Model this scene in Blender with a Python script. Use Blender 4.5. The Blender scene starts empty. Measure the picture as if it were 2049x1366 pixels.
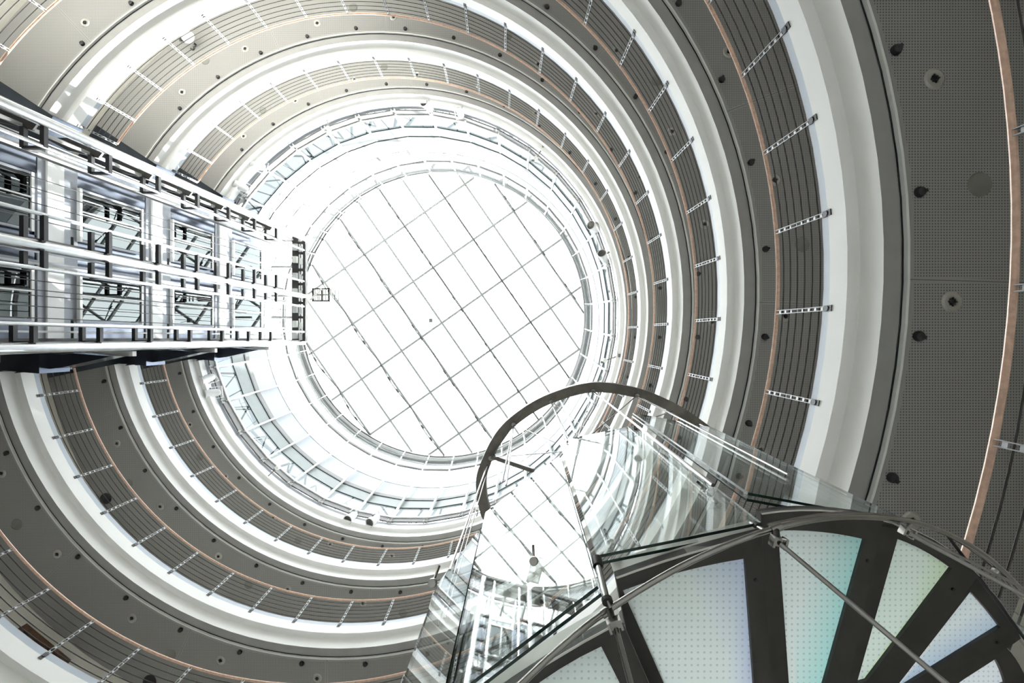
import bpy, math, random
from mathutils import Vector, Matrix
random.seed(7)
C = bpy.context.scene.collection
ZC = 1.6                      # eye height of the photographer
F = 1000.0                    # focal length in px of the 2049 px frame
VX, VY = 1050.0, 676.0        # where straight-up meets the picture
CX, CY = -5.02, -0.95         # axis of the atrium
R0 = 9.0                      # radius of the balustrades
PI = math.pi
def P(px, py, h):             # point above the eye seen at a place of the photo
    return Vector(((px-VX)/F*h, (py-VY)/F*h, h+ZC))
def pol(th, rho, z=0, cx=CX, cy=CY):
    a = math.radians(th)
    return Vector((cx+rho*math.cos(a), cy+rho*math.sin(a), z))
HR = [4.05, 7.85, 11.6, 15.33, 19.1]          # handrails above the eye
FL = [h-1.10 for h in HR]                     # gallery floors
SO = [h-0.88 for h in FL] + [20.87]           # soffits (last: roof edge)
FL6 = FL + [21.8]
T0, T1 = -146.3, 168.0                        # galleries run between these angles
STOREY = ['lowest', 'second', 'third', 'fourth', 'topmost']

# ---------------------------------------------------------------- materials
def mat(name, col, rough=.6, metal=0, **kw):
    m = bpy.data.materials.new(name); m.use_nodes = True
    b = m.node_tree.nodes['Principled BSDF']
    b.inputs['Base Color'].default_value = (*col, 1)
    b.inputs['Roughness'].default_value = rough
    b.inputs['Metallic'].default_value = metal
    for k, v in kw.items():
        b.inputs[k].default_value = v
    return m
def noisy(m, col, amt=.08, scale=3.0):
    nt = m.node_tree; b = nt.nodes['Principled BSDF']
    tc = nt.nodes.new('ShaderNodeTexCoord'); n = nt.nodes.new('ShaderNodeTexNoise'); n.inputs['Scale'].default_value = scale
    r = nt.nodes.new('ShaderNodeValToRGB')
    r.color_ramp.elements[0].position = .35; r.color_ramp.elements[1].position = .65
    r.color_ramp.elements[0].color = (*[c*(1-amt) for c in col], 1); r.color_ramp.elements[1].color = (*[min(1, c*(1+amt)) for c in col], 1)
    nt.links.new(tc.outputs['Object'], n.inputs['Vector']); nt.links.new(n.outputs['Fac'], r.inputs['Fac']); nt.links.new(r.outputs['Color'], b.inputs['Base Color'])
    return m
def pmat(name, col, rough=.6, metal=0, amt=.05, scale=3.0, **kw):
    return noisy(mat(name, col, rough, metal, **kw), col, amt, scale)
M = {}
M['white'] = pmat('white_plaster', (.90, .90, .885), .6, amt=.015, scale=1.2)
M['white_paint'] = pmat('white_painted_steel', (.85, .86, .86), .4, amt=.02)
M['blue_white'] = pmat('pale_blue_panel', (.44, .49, .56), .45, amt=.02)
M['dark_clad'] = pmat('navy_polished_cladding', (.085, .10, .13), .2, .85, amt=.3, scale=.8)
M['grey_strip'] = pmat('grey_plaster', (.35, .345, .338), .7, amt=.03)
M['trim_light'] = pmat('light_trim', (.80, .81, .79), .5, amt=.03)
M['black'] = pmat('black_metal', (.02, .02, .022), .5, amt=.2)
M['crown'] = pmat('off_white_crown_panel', (.55, .56, .56), .5, amt=.02)
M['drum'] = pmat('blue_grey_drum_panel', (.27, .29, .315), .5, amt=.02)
M['gutter'] = pmat('dark_grey_gutter', (.15, .15, .148), .6, amt=.05)
M['tower_white'] = pmat('tower_white_steel', (.62, .63, .64), .45, amt=.03)
M['copper'] = pmat('copper_rail', (.66, .44, .33), .35, .1, amt=.12, scale=20)
M['steel'] = pmat('brushed_steel', (.36, .35, .335), .2, 1.0, amt=.08, scale=12)
M['cable'] = pmat('steel_cable', (.045, .042, .042), .45, .2, amt=.1, scale=30)
M['post'] = pmat('satin_post', (.33, .335, .34), .4, .4, amt=.05)
M['pipe'] = pmat('silver_pipe', (.58, .59, .60), .24, .9, amt=.04, scale=6)
M['dark_steel'] = pmat('dark_steel', (.045, .043, .04), .45, .3, amt=.15, scale=6)
M['ring_steel'] = pmat('bronze_grey_steel', (.17, .16, .14), .35, .6, amt=.15, scale=8)
M['stringer'] = pmat('stainless_face', (.66, .65, .61), .4, .25, amt=.1, scale=6)
M['clad'] = pmat('blue_grey_cladding', (.13, .145, .18), .16, .85, amt=.25, scale=.8)
M['grey_beam'] = pmat('grey_beam', (.30, .32, .36), .5, .2, amt=.06)
M['bar'] = pmat('skylight_bar', (.33, .34, .33), .5, amt=.05)
M['frame'] = pmat('green_grey_frame', (.10, .12, .118), .45, .1, amt=.06)
M['stone'] = pmat('floor_stone', (.78, .77, .74), .5, amt=.05, scale=2)
M['wall'] = pmat('cream_wall', (.80, .78, .71), .8, amt=.03)
M['brown'] = pmat('brown_frame', (.12, .065, .035), .5, amt=.2, scale=10)
M['lens'] = pmat('lamp_lens', (.05, .045, .045), .12, amt=.2)
M['vent'] = pmat('vent_slat', (.30, .30, .27), .6, amt=.05)
M['dull'] = pmat('grey_disc', (.20, .20, .18), .6, amt=.08)
M['cup'] = pmat('lamp_cup', (.45, .44, .41), .25, .3, amt=.08)

def soffit_mat():
    col = (.335, .326, .318)
    m = mat('perforated_soffit', col, .75); nt = m.node_tree; N = nt.nodes; L = nt.links; b = N['Principled BSDF']
    tc = N.new('ShaderNodeTexCoord'); sp = N.new('ShaderNodeSeparateXYZ'); L.new(tc.outputs['Object'], sp.inputs[0])
    def mth(op, a, bb=None, c=None):
        n = N.new('ShaderNodeMath'); n.operation = op
        for i, v in enumerate((a, bb, c)):
            if v is None: continue
            if isinstance(v, (int, float)): n.inputs[i].default_value = v
            else: L.new(v, n.inputs[i])
        return n.outputs[0]
    S = .034
    fx = mth('SUBTRACT', mth('FRACT', mth('DIVIDE', sp.outputs[0], S)), .5)
    fy = mth('SUBTRACT', mth('FRACT', mth('DIVIDE', sp.outputs[1], S)), .5)
    d = mth('SQRT', mth('ADD', mth('MULTIPLY', fx, fx), mth('MULTIPLY', fy, fy)))
    dot = mth('LESS_THAN', d, .27)
    ang = mth('ARCTAN2', sp.outputs[1], sp.outputs[0])
    rad = mth('SQRT', mth('ADD', mth('MULTIPLY', sp.outputs[0], sp.outputs[0]), mth('MULTIPLY', sp.outputs[1], sp.outputs[1])))
    # solid borders: keep holes away from the rim and from the panel joints
    inner = mth('GREATER_THAN', rad, 9.60)
    ja = mth('ABSOLUTE', mth('SUBTRACT', mth('FRACT', mth('ADD', mth('DIVIDE', ang, math.radians(22.5)), 0.43)), .5))
    jd = mth('MULTIPLY', mth('MULTIPLY', ja, math.radians(22.5)), rad)
    joint = mth('LESS_THAN', jd, .006)
    border = mth('GREATER_THAN', jd, .03)
    dot = mth('MULTIPLY', mth('MULTIPLY', dot, inner), border)
    mask = mth('MAXIMUM', mth('MULTIPLY', dot, .72), mth('MULTIPLY', joint, .6))
    mx = N.new('ShaderNodeMix'); mx.data_type = 'RGBA'
    L.new(mask, mx.inputs[0]); mx.inputs[6].default_value = (*col, 1); mx.inputs[7].default_value = (.03, .03, .028, 1)
    L.new(mx.outputs[2], b.inputs['Base Color'])
    return m
M['soffit'] = soffit_mat()

def glass(name, tint, refl=1.5, gloss=(.95, .97, .98), base=0.0, rough=0.0):
    """clear sheet: tinted see-through plus mirror reflection growing at grazing angles"""
    m = bpy.data.materials.new(name); m.use_nodes = True; nt = m.node_tree; N = nt.nodes; N.clear()
    out = N.new('ShaderNodeOutputMaterial'); t = N.new('ShaderNodeBsdfTransparent'); g = N.new('ShaderNodeBsdfGlossy')
    t.inputs['Color'].default_value = (*tint, 1); g.inputs['Color'].default_value = (*gloss, 1); g.inputs['Roughness'].default_value = rough
    lw = N.new('ShaderNodeLayerWeight'); lw.inputs['Blend'].default_value = .5      # Schlick's curve, the same from both sides
    pw = N.new('ShaderNodeMath'); pw.operation = 'POWER'; pw.inputs[1].default_value = 5; nt.links.new(lw.outputs['Facing'], pw.inputs[0])
    f0 = ((refl-1)/(refl+1))**2
    f = N.new('ShaderNodeMath'); f.operation = 'MULTIPLY_ADD'; f.inputs[1].default_value = 1-f0; f.inputs[2].default_value = f0; nt.links.new(pw.outputs[0], f.inputs[0])
    mx = N.new('ShaderNodeMixShader'); src = f.outputs[0]
    if base:
        a = N.new('ShaderNodeMath'); a.operation = 'ADD'; a.use_clamp = True; a.inputs[1].default_value = base; nt.links.new(src, a.inputs[0]); src = a.outputs[0]
    nt.links.new(src, mx.inputs[0]); nt.links.new(t.outputs[0], mx.inputs[1]); nt.links.new(g.outputs[0], mx.inputs[2]); nt.links.new(mx.outputs[0], out.inputs[0])
    return m
M['sky_glass'] = glass('skylight_glass', (.95, .97, .97), 1.1)
M['ring_glass'] = glass('tinted_window_glass', (.265, .285, .29), 1.2)
M['clear_glass'] = glass('clerestory_glass', (.46, .47, .47), 1.2)
M['stair_glass'] = glass('balustrade_glass', (.965, .98, .972), 1.60)
M['door_glass'] = glass('landing_glass', (.10, .12, .12), 1.5, gloss=(.80, .86, .86), base=.055)
M['glass_edge'] = pmat('green_glass_edge', (.012, .03, .025), .15, amt=.2)

def pane_mat(name, c0, c1):
    """frosted dotted tread glass with a colour film that shifts across the sheet"""
    m = bpy.data.materials.new(name); m.use_nodes = True; nt = m.node_tree; N = nt.nodes; L = nt.links; N.clear()
    out = N.new('ShaderNodeOutputMaterial'); tr = N.new('ShaderNodeBsdfTranslucent'); df = N.new('ShaderNodeBsdfDiffuse'); mx = N.new('ShaderNodeMixShader')
    mx.inputs[0].default_value = .2
    uv = N.new('ShaderNodeTexCoord'); sp = N.new('ShaderNodeSeparateXYZ'); L.new(uv.outputs['UV'], sp.inputs[0])
    rp = N.new('ShaderNodeValToRGB'); rp.color_ramp.elements[0].position = .5; rp.color_ramp.elements[1].position = 1
    rp.color_ramp.elements[0].color = (*c0, 1); rp.color_ramp.elements[1].color = (*c1, 1); L.new(sp.outputs[0], rp.inputs[0])
    tc = N.new('ShaderNodeTexCoord'); so = N.new('ShaderNodeSeparateXYZ'); L.new(tc.outputs['Object'], so.inputs[0])
    def mth(op, a, bb):
        n = N.new('ShaderNodeMath'); n.operation = op
        for i, v in enumerate((a, bb)):
            if isinstance(v, (int, float)): n.inputs[i].default_value = v
            else: L.new(v, n.inputs[i])
        return n.outputs[0]
    S = .025
    fx = mth('SUBTRACT', mth('FRACT', mth('DIVIDE', so.outputs[0], S), 0), .5)
    fy = mth('SUBTRACT', mth('FRACT', mth('DIVIDE', so.outputs[1], S), 0), .5)
    d = mth('ADD', mth('MULTIPLY', fx, fx), mth('MULTIPLY', fy, fy))
    dot = mth('LESS_THAN', d, .035)
    mc = N.new('ShaderNodeMix'); mc.data_type = 'RGBA'; L.new(mth('MULTIPLY', dot, .35), mc.inputs[0]); L.new(rp.outputs[0], mc.inputs[6]); mc.inputs[7].default_value = (.25, .32, .33, 1)
    L.new(mc.outputs[2], tr.inputs[0]); L.new(mc.outputs[2], df.inputs[0])
    L.new(tr.outputs[0], mx.inputs[1]); L.new(df.outputs[0], mx.inputs[2]); L.new(mx.outputs[0], out.inputs[0])
    return m

# ---------------------------------------------------------------- mesh building
class MB:
    def __init__(s): s.v = []; s.f = []; s.m = []; s.sm = []; s.uv = None
    def face(s, pts, mi=0, smooth=False):
        b = len(s.v); s.v += [Vector(p) for p in pts]; s.f.append(list(range(b, b+len(pts)))); s.m.append(mi); s.sm.append(smooth)
    def grid(s, rows, closed=False, mi=0, smooth=True, loop=False):
        b = len(s.v); n = len(rows[0])
        for r in rows: s.v += [Vector(p) for p in r]
        for i in range(len(rows) - (0 if loop else 1)):
            i2 = (i+1) % len(rows)
            for j in range(n - (0 if closed else 1)):
                j2 = (j+1) % n
                s.f.append([b+i*n+j, b+i*n+j2, b+i2*n+j2, b+i2*n+j]); s.m.append(mi); s.sm.append(smooth)
    def cap(s, start, n, mi=0, flip=False):
        f = list(range(start, start+n)); s.f.append(f[::-1] if flip else f); s.m.append(mi); s.sm.append(False)
    def obox(s, c, ax, ay, az, mi=0):
        c, ax, ay, az = Vector(c), Vector(ax), Vector(ay), Vector(az); b = len(s.v)
        for k in (-1, 1):
            for j in (-1, 1):
                for i in (-1, 1): s.v.append(c+ax*i+ay*j+az*k)
        for q in ((0,2,3,1), (4,5,7,6), (0,1,5,4), (2,6,7,3), (0,4,6,2), (1,3,7,5)):
            s.f.append([b+x for x in q]); s.m.append(mi); s.sm.append(False)
        return s
    def box(s, a, b, mi=0):
        a, b = Vector(a), Vector(b); c = (a+b)/2; h = (b-a)/2
        return s.obox(c, (h.x,0,0), (0,h.y,0), (0,0,h.z), mi)
    def bar(s, a, b, w, t, up=(0,0,1), mi=0):
        a, b = Vector(a), Vector(b); d = (b-a); L = d.length; d.normalize()
        x = d.cross(Vector(up))
        if x.length < 1e-4: x = d.cross(Vector((1,0,0)))
        x.normalize(); y = x.cross(d)
        return s.obox((a+b)/2, d*L/2, x*w/2, y*t/2, mi)
    def tube(s, pts, r, seg=10, mi=0, closed=False, r2=None):
        pts = [Vector(p) for p in pts]; n = len(pts); rows = []; nrm = None
        for i in range(n):
            if closed: t = pts[(i+1) % n]-pts[i-1]
            else: t = pts[min(i+1, n-1)]-pts[max(i-1, 0)]
            t.normalize()
            if nrm is None:
                nrm = t.cross(Vector((0,0,1)))
                if nrm.length < 1e-3: nrm = t.cross(Vector((1,0,0)))
            nrm = (nrm-t*nrm.dot(t)).normalized(); bn = t.cross(nrm)
            rr = r if r2 is None else r+(r2-r)*i/(n-1)
            rows.append([pts[i]+(nrm*math.cos(2*PI*k/seg)+bn*math.sin(2*PI*k/seg))*rr for k in range(seg)])
        b = len(s.v); s.grid(rows, closed=True, mi=mi, loop=closed)
        if not closed:
            s.cap(b, seg, mi, True); s.cap(b+(n-1)*seg, seg, mi)
        return s
    def lathe(s, prof, c=(0,0,0), axis=(0,0,1), seg=20, mi=0, smooth=True):
        c = Vector(c); a = Vector(axis).normalized(); x = a.cross(Vector((0,0,1)))
        if x.length < 1e-3: x = Vector((1,0,0))
        x.normalize(); y = a.cross(x); rows = []
        for r, z in prof:
            rows.append([c+a*z+(x*math.cos(2*PI*k/seg)+y*math.sin(2*PI*k/seg))*max(r, 1e-4) for k in range(seg)])
        s.grid(rows, closed=True, mi=mi, smooth=smooth); return s
    def ring(s, prof, t0, t1, n, mi=0, closed_prof=True, smooth=True, full=False, c0=None):
        """sweep a (radius, height) outline about the atrium axis"""
        rows = []; N = n if full else n+1
        for i in range(N):
            th = t0+(t1-t0)*i/n
            rows.append([pol(th, q[0], q[1]+ZC, cy=CY+(q[2] if len(q) > 2 else 0)) for q in prof])
        b = len(s.v); s.grid(rows, closed=closed_prof, mi=mi, smooth=smooth, loop=full)
        if closed_prof and not full:
            s.cap(b, len(prof), mi, True); s.cap(b+n*len(prof), len(prof), mi)
        return s
    def prism(s, pts, z0, z1, mi=0, mtop=None, mbot=None):
        b = len(s.v); n = len(pts)
        for z in (z0, z1): s.v += [Vector((p[0], p[1], z)) for p in pts]
        for i in range(n): s.f.append([b+i, b+(i+1) % n, b+n+(i+1) % n, b+n+i]); s.m.append(mi); s.sm.append(False)
        s.f.append(list(range(b, b+n))[::-1]); s.m.append(mi if mbot is None else mbot); s.sm.append(False)
        s.f.append(list(range(b+n, b+2*n))); s.m.append(mi if mtop is None else mtop); s.sm.append(False)
        return s
    def mesh(s, name, mats, o):
        me = bpy.data.meshes.new(name); me.from_pydata([tuple(v-o) for v in s.v], [], s.f)
        for m in (mats if isinstance(mats, (list, tuple)) else [mats]): me.materials.append(m)
        for p, mi, sm in zip(me.polygons, s.m, s.sm): p.material_index = mi; p.use_smooth = sm
        if s.uv:
            l = me.uv_layers.new(name='UVMap')
            for p in me.polygons:
                for li, vi in zip(p.loop_indices, p.vertices): l.data[li].uv = s.uv.get(vi, (0, 0))
        import bmesh as bmm
        bm = bmm.new(); bm.from_mesh(me); bmm.ops.recalc_face_normals(bm, faces=bm.faces); bm.to_mesh(me); bm.free()
        try:
            me.set_sharp_from_angle(angle=math.radians(35))
        except Exception: pass
        me.update(); return me
    def build(s, name, mats, parent=None, o=None):
        """link as one object; points are in world space, kept there whatever the parent"""
        if o is None:
            if parent is not None: o = W(parent)
            else:
                mn = [min(v[i] for v in s.v) for i in range(3)]; mx = [max(v[i] for v in s.v) for i in range(3)]
                o = Vector(((mn[0]+mx[0])/2, (mn[1]+mx[1])/2, mn[2]))
        o = Vector(o); ob = bpy.data.objects.new(name, s.mesh(name, mats, o)); C.objects.link(ob)
        if parent is not None: ob.parent = parent; ob.location = o-W(parent)
        else: ob.location = o
        return ob
def W(o):
    v = Vector(o.location)
    while o.parent is not None: o = o.parent; v = v+Vector(o.location)
    return v
def tag(o, label, cat, group=None, kind=None):
    if label: o['label'] = label
    if cat: o['category'] = cat
    if group: o['group'] = group
    if kind: o['kind'] = kind
    return o
def thing(name, label, cat, loc=(0,0,0), rz=0, group=None):
    o = bpy.data.objects.new(name, None); C.objects.link(o); o.location = loc; o.rotation_euler = (0,0,rz); o.empty_display_size = .1
    return tag(o, label, cat, group)
def struct(mb, name, mats, label=None, o=None, parent=None):
    ob = mb.build(name, mats, parent, o)
    if parent is None:
        ob['kind'] = 'structure'
        if label: ob['label'] = label
    return ob
def dup(root, loc, rz):
    r = root.copy(); C.objects.link(r); r.location = loc; r.rotation_euler = (0,0,rz)
    for ch in list(root.children):
        c = ch.copy(); C.objects.link(c); c.parent = r
        for g in list(ch.children):
            d = g.copy(); C.objects.link(d); d.parent = c
    return r
AX = Vector((CX, CY, 0))
def seen(p, m=6):             # inside the photo's frame?
    h = p.z-ZC
    if h < .2: return False
    return -m < p.x/h*F+VX < 2049+m and -m < p.y/h*F+VY < 1366+m
def pxof(p):
    h = p.z-ZC; return p.x/h*F+VX, p.y/h*F+VY
ORD = ['first','second','third','fourth','fifth','sixth','seventh','eighth','ninth','tenth','eleventh','twelfth','thirteenth','fourteenth','fifteenth','sixteenth','seventeenth','eighteenth','nineteenth','twentieth','twenty-first','twenty-second','twenty-third','twenty-fourth','twenty-fifth','twenty-sixth','twenty-seventh','twenty-eighth','twenty-ninth','thirtieth','thirty-first','thirty-second','thirty-third','thirty-fourth','thirty-fifth','thirty-sixth']

# ---------------------------------------------------------------- setting
circ = lambda r, n=96, t0=0, t1=360: [pol(t0+(t1-t0)*i/n, r) for i in range(n+(0 if t1-t0 == 360 else 1))]
mb = MB(); mb.prism([(p.x, p.y) for p in circ(16)], -.2, 0); struct(mb, 'floor', M['stone'], 'pale stone floor of the hall')
mb = MB(); mb.ring([(11.55, -1.6), (12.3, -1.6), (12.3, 21.6), (11.55, 21.6)], 0, 360, 120, full=True)
struct(mb, 'wall_outer', M['wall'], 'cream round wall behind the galleries', o=AX)
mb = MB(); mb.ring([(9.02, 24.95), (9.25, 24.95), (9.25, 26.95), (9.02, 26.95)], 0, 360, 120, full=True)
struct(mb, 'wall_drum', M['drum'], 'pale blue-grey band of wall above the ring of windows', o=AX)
mb = MB(); mb.ring([(9.0, 26.9), (9.25, 26.9), (9.25, 28.7, -.30), (8.98, 28.7, -.30)], 0, 360, 120, full=True)
struct(mb, 'wall_crown', M['crown'], 'white band of wall below the skylight', o=AX)

def arc_prof(i):
    s, f = SO[i], FL6[i]
    edge = [(9.47, s+.03), (9.26, s+.03), (9.26, s+.03), (9.255, s+.20), (9.245, s+.30), (9.215, s+.37), (9.17, s+.41), (9.09, s+.43), (9.09, s+.43), (9.085, s+.74), (9.085, s+.74), (9.12, s+.745), (9.12, s+.88)]
    return edge
def slab(i):
    s, f = SO[i], FL6[i]; n = 104
    t0, t1 = T0-.4, T1+.4
    # soffit board
    mb = MB(); mb.ring([(12.1, s), (9.50, s), (9.50, s+.05), (12.1, s+.05)], t0, t1, n)
    struct(mb, 'ceiling', M['soffit'], f'perforated grey soffit, {["lowest","second","third","fourth","fifth","topmost"][i]} of the ceiling rings', o=AX+Vector((0,0,s+ZC)))
    # core slab + floor finish
    mb = MB(); mb.ring([(12.1, s+.06), (9.48, s+.06), (9.30, s+.50), (9.14, s+.52), (9.14, f-.01), (12.1, f-.01)], t0, t1, n)
    struct(mb, 'floor', M['stone'], None, o=AX+Vector((0,0,f+ZC)))
    # moulded edge
    p = arc_prof(i); mb = MB()
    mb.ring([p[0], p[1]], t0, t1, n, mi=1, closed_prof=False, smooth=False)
    mb.ring([(9.26, s+.03), (9.255, s+.20), (9.25, s+.36), (9.235, s+.405), (9.20, s+.425), (9.09, s+.43)], t0, t1, n, mi=0, closed_prof=False)
    mb.ring([(9.09, s+.43), (9.085, s+.785)], t0, t1, n, mi=0, closed_prof=False, smooth=False)
    mb.ring([(9.085, s+.785), (9.095, s+.79), (9.095, f+.06), (9.13, f+.06), (9.13, f)], t0, t1, n, mi=2, closed_prof=False, smooth=False)
    mb.ring([(9.12, f), (9.6, f)], t0, t1, n, mi=0, closed_prof=False, smooth=False)
    mb.ring([(9.470, s+.026), (9.494, s+.026)], t0, t1, n, mi=3, closed_prof=False, smooth=False)
    for th in (t0, t1):        # end faces
        q = [pol(th, a, b+ZC) for a, b in ((9.47, s+.03), (9.26, s+.03), (9.245, s+.30), (9.215, s+.37), (9.17, s+.41), (9.09, s+.43), (9.085, s+.74), (9.12, s+.745), (9.12, f), (9.6, f), (9.6, s+.2), (9.47, s+.2))]
        mb.face(q, 0)
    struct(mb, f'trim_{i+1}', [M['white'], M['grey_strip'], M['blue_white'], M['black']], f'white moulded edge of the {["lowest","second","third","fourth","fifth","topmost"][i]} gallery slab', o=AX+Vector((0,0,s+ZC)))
    mb = MB(); mb.ring([(9.525, s-.035), (9.495, s-.035), (9.495, s+.04), (9.525, s+.04)], t0, t1, n, smooth=False)
    struct(mb, f'trim_{i+7}', M['trim_light'], 'thin light metal edging round the soffit', o=AX+Vector((0,0,s+ZC)))
for i in range(6): slab(i)
# roof terrace outside the drum windows
mb = MB(); mb.ring([(9.1, 21.85), (13.2, 21.85), (13.2, 21.95), (9.1, 21.95)], 0, 360, 96, full=True)
struct(mb, 'floor', M['stone'], 'roof terrace outside the window ring', o=AX)

# lift lobby slabs between the gallery ends
for i in range(6):
    s, f = SO[i]+ZC, FL6[i]+ZC
    a, b = pol(T1+.4, 9.05), pol(T0-.4, 9.05)
    pts = [(a.x, a.y), (-12.95, .95), (-12.95, -5.15), (b.x, b.y)] + [tuple(pol(T0-.4-(360-(T1-T0)-.8)*k/10, 12.05)[:2]) for k in range(11)]
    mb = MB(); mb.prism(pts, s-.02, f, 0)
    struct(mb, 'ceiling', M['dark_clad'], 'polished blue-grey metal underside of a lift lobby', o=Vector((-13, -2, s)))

for i in range(6):
    s, f = SO[i]+ZC, FL6[i]+ZC
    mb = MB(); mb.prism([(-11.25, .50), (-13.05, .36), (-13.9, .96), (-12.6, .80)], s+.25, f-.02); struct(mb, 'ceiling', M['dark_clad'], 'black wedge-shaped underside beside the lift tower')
    mb = MB(); mb.box((-13.4, .38, f-.02), (-11.15, .52, f+.12)); struct(mb, f'trim_{200+i}', M['trim_light'], 'pale ledge beside the lowest tube of the lift tower')
# ---------------------------------------------------------------- drum windows
def chord(th0, th1, rho, h, cyo=0):
    return pol(th0, rho, h+ZC, cy=CY+cyo), pol(th1, rho, h+ZC, cy=CY+cyo)
PH = 5.5
nwin = 0
trn = 13
for k in range(36):
    a0 = PH+10*k; a1 = a0+10; mid = a0+5
    nwin += 1
    p0, p1 = chord(a0, a1, 9.02, 22.2)
    t = (p1-p0).normalized(); nin = Vector((0,0,1)).cross(t)
    if (AX-p0).dot(nin) < 0: nin = -nin
    up = Vector((0,0,1))
    # lower ring window
    q0, q1 = p0-nin*.02, p1-nin*.02
    mb = MB(); mb.obox((q0+q1)/2+up*1.3, t*(q1-q0).length/2, nin*.012, up*1.32)
    w = struct(mb, f'window_{nwin}', M['ring_glass'], 'tall tinted pane in the ring of windows under the roof')
    mb = MB()
    L = (p1-p0).length/2
    c = (p0+p1)/2
    mb.obox(c+up*.04+nin*.03, t*L, nin*.05, up*.06)
    f = mb.build('sill', M['white_paint'], w)
    mb = MB(); mb.obox(c+up*1.82+nin*.02, t*L, nin*.03, up*.50); mb.build('top_rail', M['frame'], w)
    mb = MB(); mb.obox(c+up*2.37+nin*.03, t*L, nin*.05, up*.05); mb.build('top_gap', M['black'], w)
    mb = MB(); mb.obox(c+up*2.58+nin*.02, t*L, nin*.04, up*.16); mb.build('top_edge', M['gutter'], w)
    # grey gutter panel under the sill (flat facets)
    mb = MB(); mb.obox(c-up*.2+nin*.0, t*L, nin*.03, up*.19)
    mb.build('apron', M['gutter'], w)
    # bracing outside the glass
    mb = MB(); o0 = pol(a0+1, 10.3, 23.0+ZC); o1 = pol(a1-1, 10.6, 26.4+ZC); o2 = pol(a1, 10.3, 23.2+ZC); o3 = pol(mid, 9.6, 26.5+ZC)
    if k % 2:
        o0, o2 = o2, o0
    mb.bar(o0, o1, .07, .07); mb.bar(o1, o2, .05, .05); mb.tube([o2, o3], .03, 6); mb.tube([o0, o3], .012, 5)
    br = mb.build('roof_brace', M['frame'])
    vis = k
    br['_th'] = mid; br['_h'] = 1
    # clerestory window
    nwin += 1
    r0, r1 = pol(a0, 8.95, 28.95+ZC, cy=CY-.33), pol(a1, 8.95, 28.95+ZC, cy=CY-.33)
    c = (r0+r1)/2; t = (r1-r0).normalized(); L = (r1-r0).length/2
    nin = Vector((0,0,1)).cross(t)
    if (AX-r0).dot(nin) < 0: nin = -nin
    mb = MB(); mb.obox(c+up*.85, t*L, nin*.012, up*.85); w = struct(mb, f'window_{nwin}', M['clear_glass'], 'low clerestory pane directly under the skylight')
    mb = MB(); mb.obox(c-up*.08+nin*.03, t*L*.96, nin*.05, up*.11); mb.build('sill', M['gutter'], w)
    mb = MB(); mb.obox(c+up*1.62+nin*.04, t*L*.97, nin*.06, up*.12); mb.build('top_rail', M['gutter'], w)
    mb = MB(); mb.obox(c+up*1.32+nin*.06, t*L*.97, nin*.015, up*.03); mb.build('dark_strip', M['frame'], w)
    # slim white fin from the sill up to the skylight
    b0 = pol(a0, 8.93, 22.05+ZC); b1 = pol(a0, 8.90, 28.7+ZC, cy=CY-.30); b2 = pol(a0, 8.68, 30.75+ZC, cy=CY-.46)
    rad = Vector((math.cos(math.radians(a0)), math.sin(math.radians(a0)), 0)); tg = Vector((-rad.y, rad.x, 0))
    mb = MB(); mb.bar(b0, b1, .07, .12, up=rad)
    mb.bar(b1, b2, .05, .10, up=rad)
    struct(mb, f'trim_{trn}', M['white_paint'], 'slim white upright fin between two windows of the drum'); trn += 1
    # small bracket under the fin
    if k in (27, 28, 22, 33, 10): continue
    mb = MB(); bp = pol(a0, 8.95, 21.72+ZC); mb.obox(bp+tg*.07, rad*.05, tg*.02, up*.10); mb.obox(bp-tg*.07, rad*.05, tg*.02, up*.10); mb.obox(bp, rad*.02, tg*.09, up*.03)
    o = mb.build('gutter_bracket', M['grey_strip']); o['_th'] = a0; o['_h'] = 2
# order: clockwise in the photo (increasing angle), starting after the lift tower
def ordinals(name, label_f, cat, group):
    obs = [o for o in bpy.data.objects if o.name.split('.')[0] == name and '_th' in o]
    inv = [o for o in obs if not seen(Vector(o.location), 10)]
    obs = [o for o in obs if o not in inv]
    obs.sort(key=lambda o: (o['_th']-T0+10) % 360)
    for n, o in enumerate(obs): tag(o, label_f(n), cat, group)
    for o in inv: tag(o, None, cat, group); bpy.data.objects.remove(o)
    for o in obs:
        for kx in ('_th', '_h'):
            if kx in o: del o[kx]
ordinals('roof_brace', lambda n: f'grey steel bracing outside the window ring, {ORD[n]} clockwise from the lift tower', 'brace', 'steel braces outside the window ring')
ordinals('gutter_bracket', lambda n: f'small grey bracket under the window ring, {ORD[n]} clockwise from the lift tower', 'bracket', 'brackets under the window ring')

mb = MB(); mb.tube([pol(3*k, 8.55, 29.5+ZC, cy=CY-.36) for k in range(120)], .035, 8, closed=True)
for k in range(36):
    mb.tube([pol(PH+10*k, 8.55, 29.5+ZC, cy=CY-.36), pol(PH+10*k, 8.90, 29.35+ZC, cy=CY-.36)], .015, 6)
tag(mb.build('maintenance_rail', M['bar']), 'thin dark curved rail running round just under the skylight', 'rail')
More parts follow.
